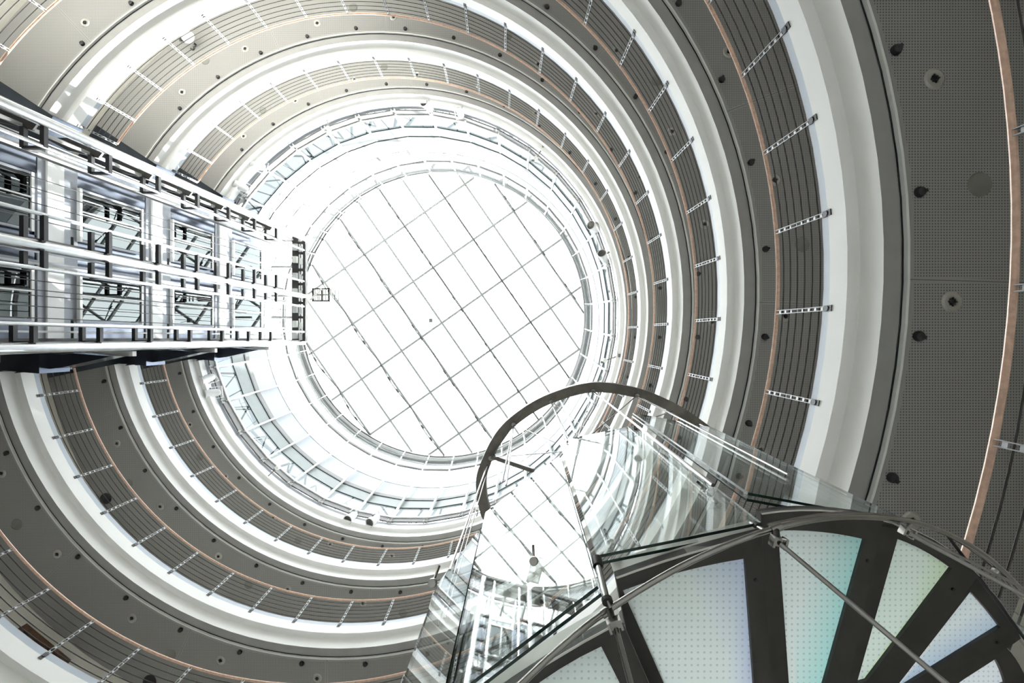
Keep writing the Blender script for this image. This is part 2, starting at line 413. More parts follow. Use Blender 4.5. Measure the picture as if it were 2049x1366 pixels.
# dark curved lip and roof ring
SKX, SKY, SKR, SKH = -5.02, -1.42, 8.72, 31.0
def skc(th, r, h): a = math.radians(th); return Vector((SKX+r*math.cos(a), SKY+r*math.sin(a), h+ZC))
mb = MB()
rows = []
for k in range(144):
    rows.append([skc(2.5*k, r, h) for r, h in ((SKR, 30.78), (SKR+.02, 30.70), (9.3, 30.70), (9.3, 31.1), (SKR, 31.1))])
mb.grid(rows, closed=True, loop=True, smooth=False); struct(mb, f'trim_{trn}', M['white_paint'], 'white rim round the skylight opening', o=AX); trn += 1
mb = MB(); mb.grid([[skc(2.5*k, SKR+.03, 30.69), skc(2.5*k, SKR-.02, 30.69), skc(2.5*k, SKR-.02, 30.80), skc(2.5*k, SKR+.03, 30.80)] for k in range(144)], closed=True, loop=True, smooth=False)
struct(mb, f'trim_{trn}', M['dark_steel'], 'thin dark line edging the skylight', o=AX); trn += 1

# ---------------------------------------------------------------- skylight
sk = thing('skylight', 'round white glass skylight crossed by a grid of thin grey bars', 'skylight', (SKX, SKY, SKH+ZC))
mb = MB(); mb.prism([tuple(skc(4*k, SKR+.2, 0)[:2]) for k in range(90)], SKH+.22+ZC, SKH+.24+ZC); mb.build('glazing', M['sky_glass'], sk)
S = SKH/F
def clip(px0, py0, dx, dy):   # line in photo coordinates -> the two rim points
    x0, y0 = (px0-VX)*S-SKX, (py0-VY)*S-SKY; l = math.hypot(dx, dy); dx, dy = dx/l, dy/l
    b = x0*dx+y0*dy; c = x0*x0+y0*y0-SKR**2; D = b*b-c
    if D <= 0: return None
    D = math.sqrt(D); z = SKH+ZC
    return Vector((SKX+x0+dx*(-b-D), SKY+y0+dy*(-b-D), z)), Vector((SKX+x0+dx*(-b+D), SKY+y0+dy*(-b+D), z))
for j in range(-3, 8):
    d = 318.2+59.6*j
    e = clip(d, 0, 1, 1.446)
    if not e: continue
    mb = MB(); mb.bar(e[0]+Vector((0,0,.08)), e[1]+Vector((0,0,.08)), .115, .16); mb.build('purlin', M['bar'], sk)
    if j % 2:
        u = (e[1]-e[0]).normalized(); n = Vector((-u.y, u.x, 0))
        Lc = (e[1]-e[0]).length
        # slack tie cable slung under this bar, with turnbuckles
        pts = []; nseg = max(2, int(Lc/3.15)); 
        for q in range(nseg*2+1):
            pp = e[0]+(e[1]-e[0])*(q/(nseg*2)); pts.append(pp+Vector((0,0,-.06 if q % 2 == 0 else -.55)))
        mb = MB(); mb.tube(pts, .030, 5)
        cb = mb.build('tie_cable', M['cable'], sk)
        for q in range(1, nseg*2, 2):
            mb = MB()
            for sg in (-.45, .45):
                cc = pts[q]+u*sg+Vector((0,0,abs(sg)*.31)); mb.tube([cc-u*.13, cc+u*.13], .06, 6)
            mb.tube([pts[q], pts[q]+Vector((0,0,.62))], .018, 5); mb.tube([pts[q]-u*.46, pts[q]+u*.46], .016, 5)
            mb.build('turnbuckle', M['cable'], cb)
for k in range(5):
    c = 1020+122.5*k
    e = clip(0, c, 1, -.70)
    if not e: continue
    mb = MB(); mb.bar(e[0]+Vector((0,0,.02)), e[1]+Vector((0,0,.02)), .13, .12); mb.build('rafter', M['bar'], sk)
# hanging sensor near the centre of the skylight
mb = MB(); p = P(862, 641, 29.8)
mb.box(p-Vector((.10,.12,.08)), p+Vector((.10,.12,.10))); mb.tube([p+Vector((.0,0,.1)), p+Vector((.15,-.05,1.3))], .015, 6); mb.tube([p+Vector((.05,.02,0)), p+Vector((.55,.12,.05))], .015, 6)
tag(mb.build('hanging_sensor', M['dull']), 'tiny dark box hanging under the middle of the skylight', 'sensor')

# ---------------------------------------------------------------- gallery railings
def post_mesh():
    mb = MB()
    z0, z1 = -.13, 1.085; r_0, r_1 = .11, .0
    for sg in (-1, 1):
        mb.bar(Vector((r_0, sg*.026, z0)), Vector((r_1, sg*.026, z1)), .010, .045, up=(1,0,0))
    for k in range(9):
        f = (k+.4)/9; mb.bar(Vector((r_0+(r_1-r_0)*f, -.024, z0+(z1-z0)*f)), Vector((r_0+(r_1-r_0)*f, .024, z0+(z1-z0)*f)), .02, .05)
    return mb.mesh('post', M['post'], Vector((0,0,0)))
def foot_mesh():
    mb = MB(); mb.tube([Vector((.17,0,-.08)), Vector((.06,0,-.08))], .035, 10); mb.box((.07,-.04,-.17), (.14,.04,.0))
    return mb.mesh('foot', M['black'], Vector((0,0,0)))
PM, FM = post_mesh(), foot_mesh()
for i in range(5):
    z = FL[i]+ZC
    rl = thing('gallery_railing', f'copper-topped cable railing of the {STOREY[i]} gallery', 'railing', (CX, CY, z), 0, 'gallery railings')
    rl['label'] = ['lowest curved railing, thick copper handrail at the right edge of the photo',
                   'second lowest curved railing with copper handrail, steel posts and black cables',
                   'third curved railing up, the middle one of the five galleries',
                   'fourth curved railing up, directly below the smallest ring',
                   'topmost curved railing, the smallest ring just below the windows'][i]
    mb = MB(); n = 160
    mb.tube([pol(T0+(T1-T0)*k/n, 9.0, HR[i]+ZC) for k in range(n+1)], .030, 10); mb.build('handrail', M['copper'], rl)
    for c in range(1, 7):
        h = HR[i]-.165*c; rr = 9.0+.11*(.165*c)/1.2
        mb = MB(); mb.tube([pol(T0+(T1-T0)*k/n, rr-.01, h+ZC) for k in range(n+1)], .010, 6); mb.build('cable', M['cable'], rl)
    for k in range(-18, 21):
        th = 3.5+8*k
        if not (T0-.5 < th < T1+.5): continue
        if not (seen(pol(th, 9.1, z), 60) or seen(pol(th, 9.0, z+1.1), 60)): continue
        o = bpy.data.objects.new('post', PM); C.objects.link(o); o.parent = rl
        v = pol(th, 9.0, z)-W(rl); o.location = v; o.rotation_euler = (0, 0, math.radians(th))
        q = bpy.data.objects.new('foot', FM); C.objects.link(q); q.parent = o
    for th in (T0, T1):
        o = bpy.data.objects.new('post', PM); C.objects.link(o); o.parent = rl
        o.location = pol(th, 9.0, z)-W(rl); o.rotation_euler = (0, 0, math.radians(th))
        q = bpy.data.objects.new('foot', FM); C.objects.link(q); q.parent = o

# ---------------------------------------------------------------- fittings in the soffits
RINGN = ['soffit below lowest railing', 'soffit nearest the right edge', 'soffit above second railing', 'soffit above third railing', 'soffit above fourth railing', 'soffit above topmost railing']
_OLD = ['soffit under the lowest gallery', 'lowest soffit ring at the right edge', 'soffit over the second railing', 'soffit over the third railing', 'soffit over the fourth railing', 'soffit over the topmost railing']
def dl_mesh():
    mb = MB(); mb.lathe([(0, -.06), (.05, -.055), (.062, -.03), (.062, .01)], seg=14); mb.box((.02,-.02,-.06), (.066,.02,-.03)); return mb.mesh('spotlight', M['black'], Vector())
def cup_meshes():
    a = MB(); a.lathe([(.055, -.012), (.10, -.02), (.125, -.006), (.13, .01)], seg=20)
    b = MB(); b.lathe([(0, -.01), (.015, -.03), (.03, -.028), (.042, -.008)], seg=14); b.box((-.055,-.006,-.022), (.055,.006,-.012)); b.box((-.006,-.055,-.022), (.006,.055,-.012))
    return a.mesh('bezel', M['cup'], Vector()), b.mesh('lamp', M['black'], Vector())
def disc_mesh():
    mb = MB(); mb.lathe([(0, -.02), (.12, -.02), (.135, -.012), (.15, .005)], seg=24); return mb.mesh('ceiling_speaker', M['dull'], Vector())
DLM, (CUPA, CUPB), DSM = dl_mesh(), cup_meshes(), disc_mesh()
def visible_fit(p, i):
    """not outside the frame and not hidden behind the slab edge below"""
    if not seen(p, 4): return False
    if i == 0: return False
    h = p.z-ZC; hf = FL6[i-1]; e = p*1.0
    x, y = p.x/h*hf, p.y/h*hf
    rho = math.hypot(x-CX, y-CY)
    return rho < 9.14
for i in range(1, 6):
    s = SO[i]+ZC
    def place(kind, th, rho):
        p = pol(th, rho, s)
        if not visible_fit(p, i): return None
        return p
    lst = []
    n = 0
    for k in range(36):
        th = T0+((5.5+10*k-T0) % 360)
        if th > T1-2 or th < T0+2: continue
        p = place('d', th, 9.68)
        if p is None: continue
        lst.append((th, p))
    lst.sort(key=lambda a: a[0])
    for n, (th, p) in enumerate(lst):
        o = bpy.data.objects.new('recessed_spotlight', DLM); C.objects.link(o); o.location = p; o.rotation_euler = (0,0,math.radians(th*3))
        tag(o, f'small black spotlight in {RINGN[i]}, {ORD[n]} clockwise from lift tower', 'ceiling light', f'black spotlights in the {RINGN[i]}')
    lst = []
    for k in range(24):
        th = T0+((3+15*k-T0) % 360)
        if th > T1-2 or th < T0+2: continue
        p = place('c', th, 10.05)
        if p is not None: lst.append((th, p))
    lst.sort(key=lambda a: a[0])
    for n, (th, p) in enumerate(lst):
        e = thing('round_downlight', f'pale-rimmed cup lamp in {RINGN[i]}, {ORD[n]} clockwise from lift tower', 'ceiling light', p, math.radians(th), f'round cup lamps in the {RINGN[i]}')
        for nm, me in (('bezel', CUPA), ('lamp', CUPB)):
            o = bpy.data.objects.new(nm, me); C.objects.link(o); o.parent = e
    lst = []
    for k in range(12):
        th = T0+((25.3+30*k-T0) % 360)
        if th > T1-2 or th < T0+2: continue
        p = place('s', th, 10.4)
        if p is not None: lst.append((th, p))
    lst.sort(key=lambda a: a[0])
    for n, (th, p) in enumerate(lst):
        o = bpy.data.objects.new('ceiling_speaker', DSM); C.objects.link(o); o.location = p
        tag(o, f'flat dull disc in {RINGN[i]}, {ORD[n]} clockwise from lift tower', 'ceiling speaker', f'dull discs in the {RINGN[i]}')

# black round fittings, dome lamp and numeral behind the fourth railing
for (px, py, h, r, lab) in ((212, 997, SO[4], .19, 'black round disc behind the fourth railing, lower left of the photo'), (300, 1362, SO[3], .17, 'black round disc behind the third railing, at the bottom edge')):
    p = P(px, py, h); mb = MB(); mb.lathe([(0, -.05), (r*.9, -.05), (r, -.02), (r, .0)], c=p, seg=24); tag(mb.build('ceiling_disc', M['black']), lab, 'ceiling disc')
p = P(376, 74, SO[4]-.45)
lampo = thing('dome_lamp', 'white rounded lamp with black base hanging behind the fourth railing, top left', 'lamp', p+Vector((0,0,-.1)))
mb = MB(); mb.lathe([(0, -.20), (.12, -.17), (.19, -.08), (.21, .02), (.19, .06)], c=p, seg=20); mb.build('lamp_shade', M['white_paint'], lampo)
mb = MB(); mb.lathe([(.10, .0), (.10, .03)], c=p+Vector((-.18,.10,-.03)), seg=14); mb.box(p+Vector((-.24,.03,-.04)), p+Vector((-.1,.15,.0))); mb.build('lamp_base', M['black'], lampo)
mb = MB(); mb.tube([p+Vector((0,0,.05)), p+Vector((0,0,.44))], .012, 6); mb.build('cord', M['black'], lampo)
cu = bpy.data.curves.new('numeral', 'FONT'); cu.body = '3'; cu.size = .34; cu.extrude = .012; cu.align_x = 'CENTER'; cu.align_y = 'CENTER'
to = bpy.data.objects.new('numeral_tmp', cu); C.objects.link(to); bpy.context.view_layer.update()
me = bpy.data.meshes.new_from_object(to.evaluated_get(bpy.context.evaluated_depsgraph_get())); bpy.data.objects.remove(to)
me.materials.clear(); me.materials.append(M['black'])
no = bpy.data.objects.new('numeral_sign', me); C.objects.link(no); no.location = P(387, 95, SO[4]-.02)
no.rotation_euler = (PI, 0, math.radians(35)); tag(no, 'small black numeral 3 behind the fourth railing, top left', 'sign')

# door in the outer wall behind the third railing
th = 129.5; dc = pol(th, 11.53, FL[2]+ZC); rad = Vector((math.cos(math.radians(th)), math.sin(math.radians(th)), 0)); tg = Vector((-rad.y, rad.x, 0)); up = Vector((0,0,1))
mb = MB(); mb.obox(dc+up*1.12-rad*.05, tg*.62, rad*.03, up*1.12); d = struct(mb, 'door_1', M['black'], 'dark doorway in the cream wall behind the third railing')
mb = MB(); mb.obox(dc+up*1.15-tg*.68-rad*.08, tg*.06, rad*.10, up*1.21); mb.build('door_jamb', M['brown'], d)
mb = MB(); mb.obox(dc+up*1.15+tg*.68-rad*.08, tg*.06, rad*.10, up*1.21); mb.build('door_jamb', M['brown'], d)
mb = MB(); mb.obox(dc+up*2.30-rad*.08, tg*.62, rad*.10, up*.06); mb.build('door_head', M['brown'], d)

# ---------------------------------------------------------------- vents on the white band
for (pa, pb, hh, lab) in (((723, 328), (762, 318), 26.6, 'long slatted vent, left one of the pair above the top windows'),
                      ((779, 312), (818, 301), 26.6, 'long slatted vent, right one of the pair above the top windows'),
                      ((588, 437), (612, 410), 26.9, 'slatted vent standing alone, left of the skylight'),
                      ((574, 459), (582, 451), 27.6, 'short dark vent beside the top of the lift tower')):
    def onwall(px, py):
        x, y = (px-VX)/F, (py-VY)/F; A = x*x+y*y; B = -2*(x*CX+y*(CY-.1)); Cc = CX*CX+(CY-.1)**2-8.97**2
        h = (-B+math.sqrt(B*B-4*A*Cc))/(2*A); return P(px, py, h)
    a, b = onwall(*pa), onwall(*pb); zz = (a.z+b.z)/2; a.z = b.z = zz
    t = (b-a).normalized(); L = (b-a).length; n = Vector((-t.y, t.x, 0)); n = n if (AX-a).dot(n) > 0 else -n
    v = thing('air_vent', lab, 'vent', (a+b)/2-Vector((0,0,.3)), 0, 'air vents on the white band')
    mb = MB(); mb.obox((a+b)/2+n*.02, t*L/2, n*.015, Vector((0,0,.30))); mb.build('backing', M['vent'], v)
    for q in range(3):
        mb = MB(); cc = a+(b-a)*((q+.5)/3)+n*.045
        w2, hh2 = L/6-.03, .26
        for k in range(6): mb.obox(cc+Vector((0,0,-hh2+.04+k*.092)), t*w2, n*.01, Vector((0,0,.022)))
        mb.obox(cc-t*w2, t*.008, n*.01, Vector((0,0,hh2))); mb.obox(cc+t*w2, t*.008, n*.01, Vector((0,0,hh2)))
        mb.build('grille', M['dull'], v)

# ---------------------------------------------------------------- floodlights on the roof edge
def frame(a):
    a = Vector(a).normalized(); x = a.cross(Vector((0,0,1))).normalized(); return a, x, a.cross(x)
def flood(px, py, tip, hang, lab, h=21.3):
    p = P(px, py, h); q = P(tip[0], tip[1], h+.30); a = (p-q).normalized()
    t = thing('floodlight', lab, 'floodlight', p, 0, 'floodlights on the roof edge')
    mb = MB(); mb.lathe([(.0, -.62), (.12, -.62), (.16, -.52), (.16, -.36), (.185, -.30), (.205, 0), (.18, 0), (.17, -.06)], c=p, axis=a, seg=20); mb.build('housing', M['white_paint'], t)
    mb = MB(); mb.lathe([(.0, -.055), (.10, -.05), (.18, -.03), (.20, .005), (.205, .0)], c=p, axis=a, seg=20); mb.build('lens', M['lens'], t)
    A, x, y = frame(a)
    m0 = p-a*.30; out = (pol(math.degrees(math.atan2(p.y-CY, p.x-CX)), 9.0)-pol(math.degrees(math.atan2(p.y-CY, p.x-CX)), 0)).normalized()
    mb = MB(); e1, e2 = m0+x*.25, m0-x*.25
    mb.tube([e1-x*.05, e1, e1-a*.42, e2-a*.42, e2, e2+x*.05], .022, 6); mb.build('yoke', M['white_paint'], t)
    hp = P(hang[0], hang[1], h+.1)
    mb = MB(); mb.bar(m0-x*.22, hp, .07, .08); mb.obox(hp, x*.06, y*.06, A*.05); mb.build('bracket', M['dull'], t)
flood(848, 204, (857, 212), (855, 190), 'white floodlight with dark lens at the top of the ring, left of its pair')
flood(918, 209, (921, 222), (905, 197), 'white floodlight with dark lens at the top of the ring, right of its pair')
flood(499, 323, (520, 332), (490, 325), 'white floodlight at the upper left roof edge, upper of its pair')
flood(466, 364, (486, 375), (462, 372), 'white floodlight at the upper left roof edge, lower of its pair')
flood(1182, 450, (1190, 456), (1212, 453), 'floodlight at the right of the window ring, upper of its pair')
flood(1204, 506, (1208, 515), (1228, 499), 'floodlight at the right of the window ring, lower of its pair')
flood(400, 762, (415, 757), (384, 755), 'floodlight below the lift tower, upper of its pair')
flood(408, 789, (428, 786), (410, 800), 'floodlight below the lift tower, lower of its pair')
flood(695, 1040, (703, 1034), (699, 1056), 'floodlight at the bottom of the window ring, left of its pair')
flood(739, 1046, (748, 1040), (750, 1063), 'floodlight at the bottom of the window ring, right of its pair')
def cam_arm(base, tip, lab, h=21.6):
    b, q = P(*base, h-.3), P(*tip, h)
    t = thing('arm_lamp', lab, 'lamp', b, 0, 'small lamps on arms')
    mb = MB(); mb.tube([b, q], .025, 8); mb.obox(b, (.07,0,0), (0,.07,0), (0,0,.06)); mb.build('arm', M['dull'], t)
    mb = MB(); a = (q-b).normalized(); mb.lathe([(0, -.02), (.09, -.02), (.10, .06), (.10, .16), (.06, .22), (0, .22)], c=q-Vector((0,0,.1)), seg=14); mb.build('head', M['white_paint'], t)
    mb = MB(); mb.box(q+Vector((-.18,.03,-.05)), q+Vector((-.05,.12,.05))); mb.build('driver_box', M['dull'], t)
cam_arm((651, 224), (658, 258), 'small white lamp on a thin arm at the upper left of the window ring')
cam_arm((1088, 292), (1072, 318), 'small white lamp on a thin arm at the upper right of the window ring')
cam_arm((1240, 711), (1210, 721), 'small white lamp on a thin arm at the right of the window ring')
cam_arm((525, 962), (556, 935), 'small white lamp on a thin arm at the lower left of the window ring')
cam_arm((950, 1048), (958, 1015), 'small white lamp on a thin arm behind the glass stair top')

# ---------------------------------------------------------------- lift tower
XF = -10.62
XB = -12.8
mb = MB(); mb.box((-13.15, -5.15, 0), (-12.95, .30, 24.6+ZC)); struct(mb, 'wall_lift', M['clad'], 'polished blue-grey metal wall behind the lifts')
for i in range(0, 6):
    f = FL6[i]
    for nm, h0, h1, x, m, k in (('a', f-1.06, f-.84, -12.84, 'grey_beam', 0), ('b', f-.84, f-.36, -12.78, 'white_paint', 1), ('c', f-.36, f+.12, -12.84, 'grey_beam', 2)):
        mb = MB(); mb.box((-12.93, -5.15, h0+ZC), (x, .12, h1+ZC)); struct(mb, f'trim_{trn}', M[m], 'band of the lift wall at a floor slab: ' + ('white' if k == 1 else 'grey')); trn += 1
tower = thing('lift_tower', 'open white steel lift tower with tall silver tubes, left of the skylight', 'lift tower', (XF, -2.2, 0))
HT = 24.3
PY = (-4.78, -2.03, .22)
for y, x in zip(PY, (-10.62, -10.72, -10.9)):
    mb = MB(); mb.tube([(x, y, 0), (x, y, HT+.35+ZC)], .125, 20); mb.build('tube_column', M['pipe'], tower)
GR = (-4.22, -2.72, -1.52, -.30)
for y in GR:
    mb = MB(); mb.tube([(XF, y, 0), (XF, y, HT-.3+ZC)], .045, 10); mb.build('guide_tube', M['pipe'], tower)
for x, y, w, m in ((-11.15, -4.72, .07, 'tower_white'), (-11.5, -4.62, .05, 'black'), (-11.75, -4.72, .09, 'tower_white'), (-12.2, -4.55, .05, 'black'), (-12.45, -4.75, .10, 'tower_white'),
                (-11.2, -2.1, .06, 'tower_white'), (-11.6, -2.35, .05, 'black'), (-11.9, -1.85, .08, 'grey_beam'), (-12.3, -2.2, .10, 'grey_beam'), (-11.5, -1.75, .05, 'tower_white'),
                (-11.3, .12, .06, 'grey_beam'), (-11.7, .05, .08, 'dark_steel'), (-12.2, .2, .10, 'grey_beam'), (-11.5, -.15, .05, 'tower_white')):
    mb = MB(); mb.box((x-w/2, y-w/2, 0), (x+w/2, y+w/2, HT-.3+ZC)); mb.build('guide_rail', M[m], tower)
for y in (-4.0, -3.55, -3.35, -2.95, -1.35, -1.0, -.75, -.5, -1.2):
    x = -11.0-abs(math.sin(y*9))*1.2
    mb = MB(); mb.tube([(x, y, 0), (x, y, HT-.2+ZC)], .012, 5); mb.build('hoist_rope', M['cable'], tower)
hs = [7.6+1.72*k for k in range(10)]
hs = [h for h in hs if h < 22]
def cframe(y0, y1, h, x0=XF, dx=-.45, w=.05):
    mb = MB(); z = h+ZC
    mb.box((x0-w, y0, z-.05), (x0+w, y1, z+.05)); mb.box((x0+dx-w, y0, z-.05), (x0+dx+w, y1, z+.05))
    e = y1 if abs(y1) < abs(y0) or True else y0
    mb.box((x0+dx, y1-.03, z-.05), (x0, y1+.03, z+.05))
    mb.build('rail_bracket', M['black'], tower)
for h in hs:
    cframe(-4.66, -4.2, h); cframe(-2.70, -2.15, h); cframe(-1.92, -1.54, h); cframe(-.28, .1, h, x0=-10.85)
    mb = MB(); z = h+ZC+.02     # dark wing plates that tie the outer tubes back
    mb.prism([(-10.7, -4.86), (-11.5, -5.12), (-12.3, -5.12), (-11.7, -4.80), (-10.9, -4.6)], z, z+.05); mb.build('wing_plate', M['dark_steel'], tower)
    mb = MB(); mb.prism([(-10.95, .30), (-11.9, .42), (-12.3, .36), (-11.3, .16)], z, z+.05); mb.build('wing_plate', M['dark_steel'], tower)
# head frame
mb = MB(); z = HT+ZC
mb.box((-11.25, -4.9, z-.15), (-10.95, .25, z+.2)); mb.box((-10.75, -4.7, z-.1), (-10.62, .15, z+.15)); mb.box((-10.90, -4.65, z-.05), (-10.86, .15, z+.05))
for y in (-4.6, -4.1, -3.3, -2.6, -1.7, -1.0, -.3, .1):
    mb.box((-11.2, y-.06, z-.12), (-10.62, y+.06, z+.10))
mb.build('head_frame', M['dark_steel'], tower)
for k, y in enumerate((-4.35, -3.75, -2.95, -2.2, -1.35, -.65, -.1)):
    mb = MB(); mb.box((-11.15, y-.18, z-.32), (-10.95, y+.14, z-.16)); mb.box((-10.86, y-.1, z-.25), (-10.76, y+.2, z-.11)); mb.build('motor_box', M['trim_light'] if k % 2 else M['tower_white'], tower)
for y in (-4.72, -3.45, -2.05, -1.0, .18):
    mb = MB(); mb.box((-12.3, y-.05, z-.05), (-11.1, y+.05, z+.08)); mb.build('top_beam', M['tower_white'], tower)
# maintenance platform at the tower head
pf = thing('maintenance_platform', 'small slatted grey platform sticking out from the lift tower head', 'platform', (-10.5, -2.2, z))
a, b = P(624, 576, HT+.2), P(659, 603, HT+.2)
mb = MB(); mb.box((a.x, a.y, z+.2), (b.x, a.y+.06, z+.3)); mb.box((a.x, b.y-.06, z+.2), (b.x, b.y, z+.3)); mb.box((b.x-.06, a.y, z+.2), (b.x, b.y, z+.3)); mb.box((a.x, a.y, z+.2), (a.x+.06, b.y, z+.3)); mb.box((a.x+.45, a.y, z+.2), (a.x+.50, b.y, z+.3)); mb.build('platform_frame', M['dark_steel'], pf)
mb = MB()
for k in range(14): mb.box((a.x+.06+k*.065, a.y+.04, z+.22), (a.x+.09+k*.065, b.y-.04, z+.28))
mb.box((a.x+.03, (a.y+b.y)/2-.03, z+.20), (b.x-.03, (a.y+b.y)/2+.03, z+.24))
mb.build('slat_panel', M['dull'], pf)
for dx in (.25, .42):
    mb = MB(); mb.box((b.x+dx, a.y+.1, z+.2), (b.x+dx+.03, b.y, z+.26)); mb.build('rail', M['cable'], pf)
mb = MB(); mb.bar((a.x-.05, b.y-.05, z+.1), (a.x+.5, a.y+.05, z+.15), .08, .06); mb.build('strut', M['white_paint'], pf)

# landing doors: two lifts, each storey
for i in range(1, 6):
    for li, (y0, y1) in enumerate(((-4.22, -2.85), (-1.72, -.52))):
        h0, h1 = FL6[i]+.15, FL6[i]+2.45
        nm = ['lowest gallery', 'second gallery', 'third gallery', 'fourth gallery', 'topmost gallery', 'roof level'][i]
        e = thing('landing_door', f'glass lift door at the {nm}, ' + ('upper shaft beside the top tube' if li == 0 else 'lower shaft beside the bottom tube'), 'lift door', (-12.85, (y0+y1)/2, h0+ZC), 0, 'glass lift landing doors')
        mb = MB(); mb.box((-12.84, y0, h0+ZC), (-12.80, y1, h1+ZC)); mb.build('door_glass', M['door_glass'], e)
        for nm2, bx in (('door_sill', ((-12.88, y0-.08, h0-.06), (-12.74, y1+.08, h0+.02))), ('door_head', ((-12.88, y0-.08, h1-.02), (-12.76, y1+.08, h1+.06)))):
            mb = MB(); mb.box((bx[0][0], bx[0][1], bx[0][2]+ZC), (bx[1][0], bx[1][1], bx[1][2]+ZC)); mb.build(nm2, M['white_paint'], e)
        for yy in (y0-.05, y1+.05):
            mb = MB(); mb.box((-12.88, yy-.03, h0+ZC), (-12.77, yy+.03, h1+ZC)); mb.build('door_jamb', M['grey_beam'], e)
        ym = y0+(y1-y0)*.42
        mb = MB(); mb.box((-12.79, ym-.02, h0+ZC), (-12.75, ym+.02, h1+ZC)); mb.build('door_mullion', M['white_paint'], e)
        # black closer rod hanging below the door
        mb = MB(); mb.tube([(-12.7, y1+.02, h0-.35+ZC), (-12.7, y1+.55, h0-.35+ZC)], .035, 8); mb.build('closer', M['black'], e)
# closed cladding behind the landings
for y0, y1, x, m in ((-5.15, -4.35, -12.86, 'clad'), (-2.7, -1.8, -12.88, 'clad'), (-.45, .30, -12.88, 'clad')):
    mb = MB(); mb.box((-12.93, y0, 0), (x, y1, 25.9)); struct(mb, f'trim_{trn}', M[m], 'polished metal cladding between the lift doors'); trn += 1

# ---------------------------------------------------------------- glass spiral stair
st = thing('spiral_staircase', 'glass and dark steel spiral staircase seen from below, bottom right', 'staircase', (1.02, 2.05, 0))
TH = [1.80, 1.95, 2.10, 2.25, 2.40, 2.55]
PANE = [  # outer-left, outer-mid, outer-right, inner-right, inner-left (photo px)
    ((940, 1480), (1075, 1368), (1203, 1293), (1318, 1520), (1230, 1640)),
    ((1246, 1181), (1365, 1143), (1491, 1117), (1523, 1560), (1414, 1560)),
    ((1557, 1061), (1645, 1064), (1731, 1079), (1604, 1530), (1590, 1530)),
    ((1796, 1078), (1850, 1102), (1905, 1137), (1735, 1362), (1714, 1368)),
    ((1942, 1183), (1973, 1217), (2002, 1254), (1812, 1372), (1795, 1372)),
    ((1992, 1318), (2004, 1341), (2013, 1368), (1870, 1420), (1858, 1404))]
PLATE = [
    ((820, 1530), (1022, 1372), (1243, 1240), (1400, 1600), (1180, 1700)),
    ((1232, 1154), (1375, 1106), (1524, 1066), (1562, 1640), (1330, 1640)),
    ((1522, 1026), (1640, 1019), (1768, 1036), (1655, 1570), (1560, 1640)),
    ((1765, 1040), (1868, 1078), (1958, 1150), (1745, 1440), (1640, 1570)),
    ((1956, 1154), (2005, 1208), (2043, 1277), (1815, 1440), (1740, 1440)),
    ((2012, 1292), (2040, 1330), (2062, 1380), (1860, 1480), (1815, 1440))]
def mid_arc(a, m, b, n=6):     # quadratic through three points
    a, m, b = Vector(a), Vector(m), Vector(b); c = m*2-(a+b)*.5
    return [a*(1-t)**2+c*2*t*(1-t)+b*t*t for t in [k/n for k in range(n+1)]]
COL = [((.93, 1, .98), (.92, 1, .98)), ((.93, 1, .98), (.70, .78, 1)), ((.92, 1, .98), (.54, .93, .90)), ((.88, .99, .90), (.80, .99, .66)), ((.88, .95, .97), (.62, .76, .93)), ((.90, .94, .98), (.88, .92, .98))]
COLX = [((.66, .78, .76), (.62, .76, .74)), ((.66, .78, .76), (.46, .54, .84)), ((.64, .78, .76), (.30, .72, .72)), ((.62, .80, .72), (.55, .86, .50)), ((.66, .75, .80), (.42, .58, .76)), ((.70, .74, .80), (.74, .76, .84))]
